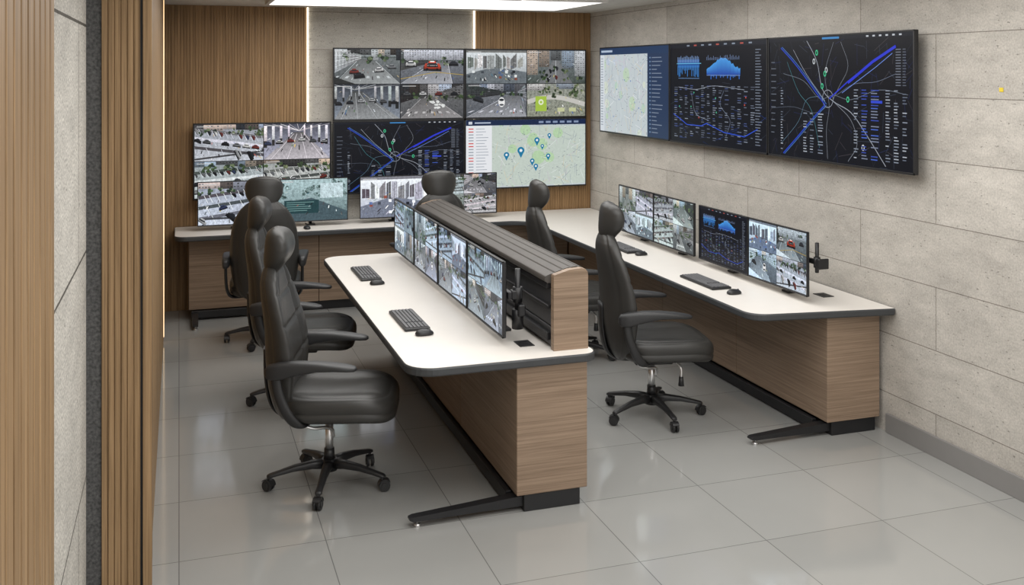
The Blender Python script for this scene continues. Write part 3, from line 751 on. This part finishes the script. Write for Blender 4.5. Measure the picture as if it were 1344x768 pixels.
# ------------------------------------------------------------------ chair
def build_chair():
    T=empty('office_chair',(0,0,0),0)
    bm=bmesh.new(); secs=[]; prof=supell(72,.295,.278,3.8)
    rings=[(.3,.390),(.8,.392),(.92,.400),(.985,.418),(1.0,.440),(.980,.448),(.980,.452),(1.0,.459),(1.0,.488),(.985,.504),(.945,.517),(.89,.523),(.87,.517),(.85,.523),(.75,.525),(.65,.522),(.55,.519),(.45,.517),(.35,.516),(.2,.515),(.08,.515)]
    for s_,z in rings:
        r=[]
        for px,py in prof:
            x=px*s_;y=py*s_; zz=z
            if x>.1: zz-= .03*((x-.1)/.19)**2
            if z>.51 and s_<.8: zz-=.006*math.exp(-((abs(y)-.13)/.014)**2)
            r.append((x+.065,y,zz))
        secs.append(r)
    loft(bm,secs); to_obj(bm,'seat',M_leather,T)
    zc=[.385,.40,.44,.52,.62,.72,.82,.92,1.0,1.06,1.10,1.135,1.155]
    cx=[-.225,-.225,-.232,-.24,-.245,-.25,-.262,-.28,-.292,-.298,-.297,-.294,-.292]
    hw=[.13,.165,.205,.24,.258,.265,.262,.25,.228,.198,.17,.135,.10]
    ht=[.02,.035,.050,.064,.074,.072,.062,.055,.054,.052,.049,.042,.03]
    zs=np.concatenate([np.linspace(.385,.42,5),np.linspace(.43,1.10,80),np.linspace(1.105,1.155,6)])
    def sm(a):
        v=np.interp(zs,zc,a); k=v.copy()
        for _ in range(6): k[1:-1]=(k[:-2]+2*k[1:-1]+k[2:])/4
        return k
    CX,HW,HT=sm(cx),sm(hw),sm(ht); bm=bmesh.new(); secs=[]
    for z,c_,w_,t_ in zip(zs,CX,HW,HT):
        r=[]
        for px,py in supell(80,1,1,2.7):
            y=py*w_; x=px*t_
            if px>0:
                for z0,dd in ((.66,.010),(.84,.009),(1.0,.007)): x-=dd*math.exp(-((z-z0-.05*(y/.26)**2)/.011)**2)*min(1,px*1.5)
                x-=.014*math.exp(-((abs(y)-.64*w_)/.014)**2)*min(1,px*1.3)
            elif t_>.03: x+=.007*math.exp(-((abs(y)-.8*w_)/.012)**2)
            x+=.075*(abs(y)/.265)**2.2
            r.append((c_+x,y,z))
        secs.append(r)
    loft(bm,secs); to_obj(bm,'backrest',M_leather,T)
    bm=bmesh.new(); pts=catmull([(-.05,0,.375),(-.2,0,.372),(-.285,0,.42),(-.318,0,.55),(-.325,0,.72)],6)
    tube(bm,pts,[.07-.02*i/len(pts) for i in range(len(pts))],16,[.014]*len(pts),up=(0,1,0)); to_obj(bm,'back_support',M_plastic,T)
    hz=[1.10,1.125,1.14,1.155,1.175,1.205,1.245,1.285,1.315,1.332,1.342,1.345]
    hwid=[.10,.10,.103,.112,.128,.141,.147,.142,.125,.10,.065,.03]
    hth=[.032,.036,.044,.052,.060,.066,.067,.061,.050,.037,.022,.008]
    hcx=[-.292,-.290,-.287,-.282,-.275,-.268,-.264,-.266,-.27,-.273,-.275,-.275]
    bm=bmesh.new(); secs=[]; ZZ=np.linspace(1.10,1.345,34)
    A=np.interp(ZZ,hz,hwid);B=np.interp(ZZ,hz,hth);C_=np.interp(ZZ,hz,hcx)
    for a_ in (A,B,C_):
        for _ in range(2): a_[1:-1]=(a_[:-2]+2*a_[1:-1]+a_[2:])/4
    for z,a_,b_,c_ in zip(ZZ,A,B,C_):
        secs.append([(c_+px+.03*(py/.145)**2,py,z) for px,py in supell(48,b_,a_,2.6)])
    loft(bm,secs); to_obj(bm,'headrest',M_leather,T)
    for s_ in (1,-1):
        bm=bmesh.new(); secs=[]
        for x,zc_,hw_,ht_ in ((-.275,.672,.010,.016),(-.26,.672,.022,.036),(-.21,.676,.030,.043),(-.12,.690,.037,.034),(-.02,.698,.042,.023),(.07,.694,.044,.017),(.13,.688,.040,.014),(.165,.684,.028,.010),(.175,.683,.010,.005)):
            secs.append([(x,s_*(.290)+py,zc_+pz) for py,pz in supell(24,hw_,ht_,3.6)])
        loft(bm,secs); to_obj(bm,'armrest',M_pad,T)
        bm=bmesh.new(); pts=catmull([(-.08,s_*.15,.385),(-.11,s_*.25,.39),(-.16,s_*.284,.45),(-.205,s_*.290,.55),(-.225,s_*.290,.65)],6)
        tube(bm,pts,.026,12,.012,up=(1,0,0)); to_obj(bm,'armrest_bracket',M_plastic,T)
    bm=bmesh.new(); box(bm,(-.12,-.08,.335),(.12,.08,.392),.012,2); to_obj(bm,'tilt_mechanism',M_plastic,T)
    bm=bmesh.new(); cyl(bm,(0,0,.17),(0,0,.34),.021,.021,20); o=to_obj(bm,'gas_column',M_chrome,T); o['label']='chrome gas column'
    bm=bmesh.new(); tube(bm,catmull([(-.12,-.10,.385),(-.11,-.14,.358),(-.06,-.13,.337),(-.01,-.09,.326),(.02,-.045,.30),(.024,-.018,.255)],8),.009,10,up=(.3,.1,1)); o=to_obj(bm,'chrome_strut',M_chrome,T)
    bm=bmesh.new(); tube(bm,catmull([(.07,-.05,.375),(.12,-.12,.37),(.145,-.155,.335),(.145,-.16,.275)],6),.007,10,up=(1,0,0)); lv=to_obj(bm,'height_lever',M_chrome,T)
    bm=bmesh.new(); cyl(bm,(.145,-.16,.285),(.145,-.161,.23),.013,.018,14); to_obj(bm,'lever_knob',M_plastic,lv)
    bm=bmesh.new(); cyl(bm,(0,0,.075),(0,0,.135),.042,.04,24); cyl(bm,(0,0,.135),(0,0,.19),.029,.026,24)
    for k in range(5):
        a=math.radians(72*k); ca,sa=math.cos(a),math.sin(a); secs=[]
        for r_,zc_,hw_,ht_ in ((.02,.108,.026,.026),(.09,.112,.023,.022),(.18,.104,.019,.016),(.26,.088,.017,.012),(.305,.079,.018,.010),(.318,.076,.012,.007)):
            secs.append([(r_*ca-py*sa,r_*sa+py*ca,zc_+pz) for py,pz in supell(14,hw_,ht_,3)])
        loft(bm,secs)
    B_=to_obj(bm,'star_base',M_plastic,T)
    for k in range(5):
        a=math.radians(72*k); bm=bmesh.new(); x,y=.302*math.cos(a),.302*math.sin(a); b2=a+.9+.7*k
        dx,dy=math.cos(b2),math.sin(b2); 
        for s_ in (-1,1):
            for (r_,w0,w1) in ((.0295,.006,.019),(.018,.019,.023)):
                cyl(bm,(x-dx*.012-dy*s_*w0,y-dy*.012+dx*s_*w0,.030),(x-dx*.012-dy*s_*w1,y-dy*.012+dx*s_*w1,.030),r_,r_*.94,20)
        cyl(bm,(x,y,.045),(x,y,.075),.008,.008,10)
        secs=[]
        for i in range(9):
            t=math.pi*(.05+.75*i/8); cx_=x-dx*.012+dx*.034*math.cos(t); cy_=y-dy*.012+dy*.034*math.cos(t); z=.030+.034*math.sin(t)
            secs.append([(cx_-dy*.02,cy_+dx*.02,z),(cx_+dy*.02,cy_-dx*.02,z),(cx_*.999+dy*.02,cy_-dx*.02,z-.004),(cx_-dy*.02,cy_+dx*.02,z-.004)])
        loft(bm,secs,smooth=False)
        to_obj(bm,'caster',M_plastic,B_)
    return T
proto=build_chair()
def kids(o): return [c for c in bpy.data.objects if c.parent==o]
def place(T,x,y,rot,label,star):
    T.location=(x,y,0); T.rotation_euler=(0,0,math.radians(rot)); T['label']=label; T['category']='chair'; T['group']='black leather operator chairs'
    for c in kids(T):
        if c.name.startswith('star_base'): c.rotation_euler=(0,0,math.radians(star))
def clone(T,lever):
    n=T.copy(); COL.objects.link(n)
    for c in kids(T):
        if c.name.startswith('height_lever') and not lever: continue
        k=c.copy(); COL.objects.link(k); k.parent=n
        for g in kids(c):
            h=g.copy(); COL.objects.link(h); h.parent=k
    return n
spots=[(2.81,5.66,-12,'black leather high-back chair at the long wall desk',66),
 (.745,5.25,-16,'black leather high-back chair with headrest beside the island desk',52),
 (.75,6.62,-14,'black leather high-back chair with headrest beside the island desk',50),
 (.66,8.2,82,'black leather high-back chair facing the end wall desk',20),
 (2.03,8.26,92,'black leather high-back chair facing the end wall desk',30),
 (2.82,7.02,-8,'black leather high-back chair at the long wall desk',40)]
cl=[proto]+[clone(proto,s_[0]>2.5) for s_ in spots[1:]]
for c_,s_ in zip(cl,spots): place(c_,*s_)

# sticker on stone wall
T=empty('wall_sticker',(RX,4.08,2.06),-90,'tiny yellow sticker on the stone wall','sticker')
bm=bmesh.new(); box(bm,(-.014,-.003,-.011),(.014,-.0003,.011),.001,1); to_obj(bm,'sticker_face',M_yellow,T)

# ------------------------------------------------------------------ lights
def area(x,y,z,sx,sy,p,col=(1,.99,.975),rot=(0,0,0)):
    l=bpy.data.lights.new('ceiling_or_fill_lamp','AREA'); l.shape='RECTANGLE'; l.size=sx; l.size_y=sy; l.energy=p; l.color=col
    o=bpy.data.objects.new('ceiling_or_fill_lamp',l); o.location=(x,y,z); o.rotation_euler=rot; COL.objects.link(o); return o
area(1.9,1.2,2.72,3.2,2.2,88)
area(1.9,3.9,2.72,3.2,1.6,62)
area(1.9,6.2,2.72,3.2,1.6,60)
area(1.9,8.3,2.68,2.8,.8,30)
# added fill light without a real fixture, lifts the dim upper stone wall
area(2.6,5.2,2.70,.25,6.5,16,rot=(0,math.radians(-62),0))
w=bpy.data.worlds.new('world'); SC.world=w; w.use_nodes=True
w.node_tree.nodes['Background'].inputs[0].default_value=(1,.99,.98,1); w.node_tree.nodes['Background'].inputs[1].default_value=1.4
# ------------------------------------------------------------------ camera
cd=bpy.data.cameras.new('camera'); cam=bpy.data.objects.new('camera',cd); COL.objects.link(cam)
cd.sensor_width=36; cd.lens=1310/1344*36; cd.shift_y=-(384-95)/1344; cd.clip_start=.02
cam.location=(0,0,2.15); cam.rotation_euler=(math.radians(90),0,-math.radians(18.45)); SC.camera=cam
SC.view_settings.view_transform='Standard'
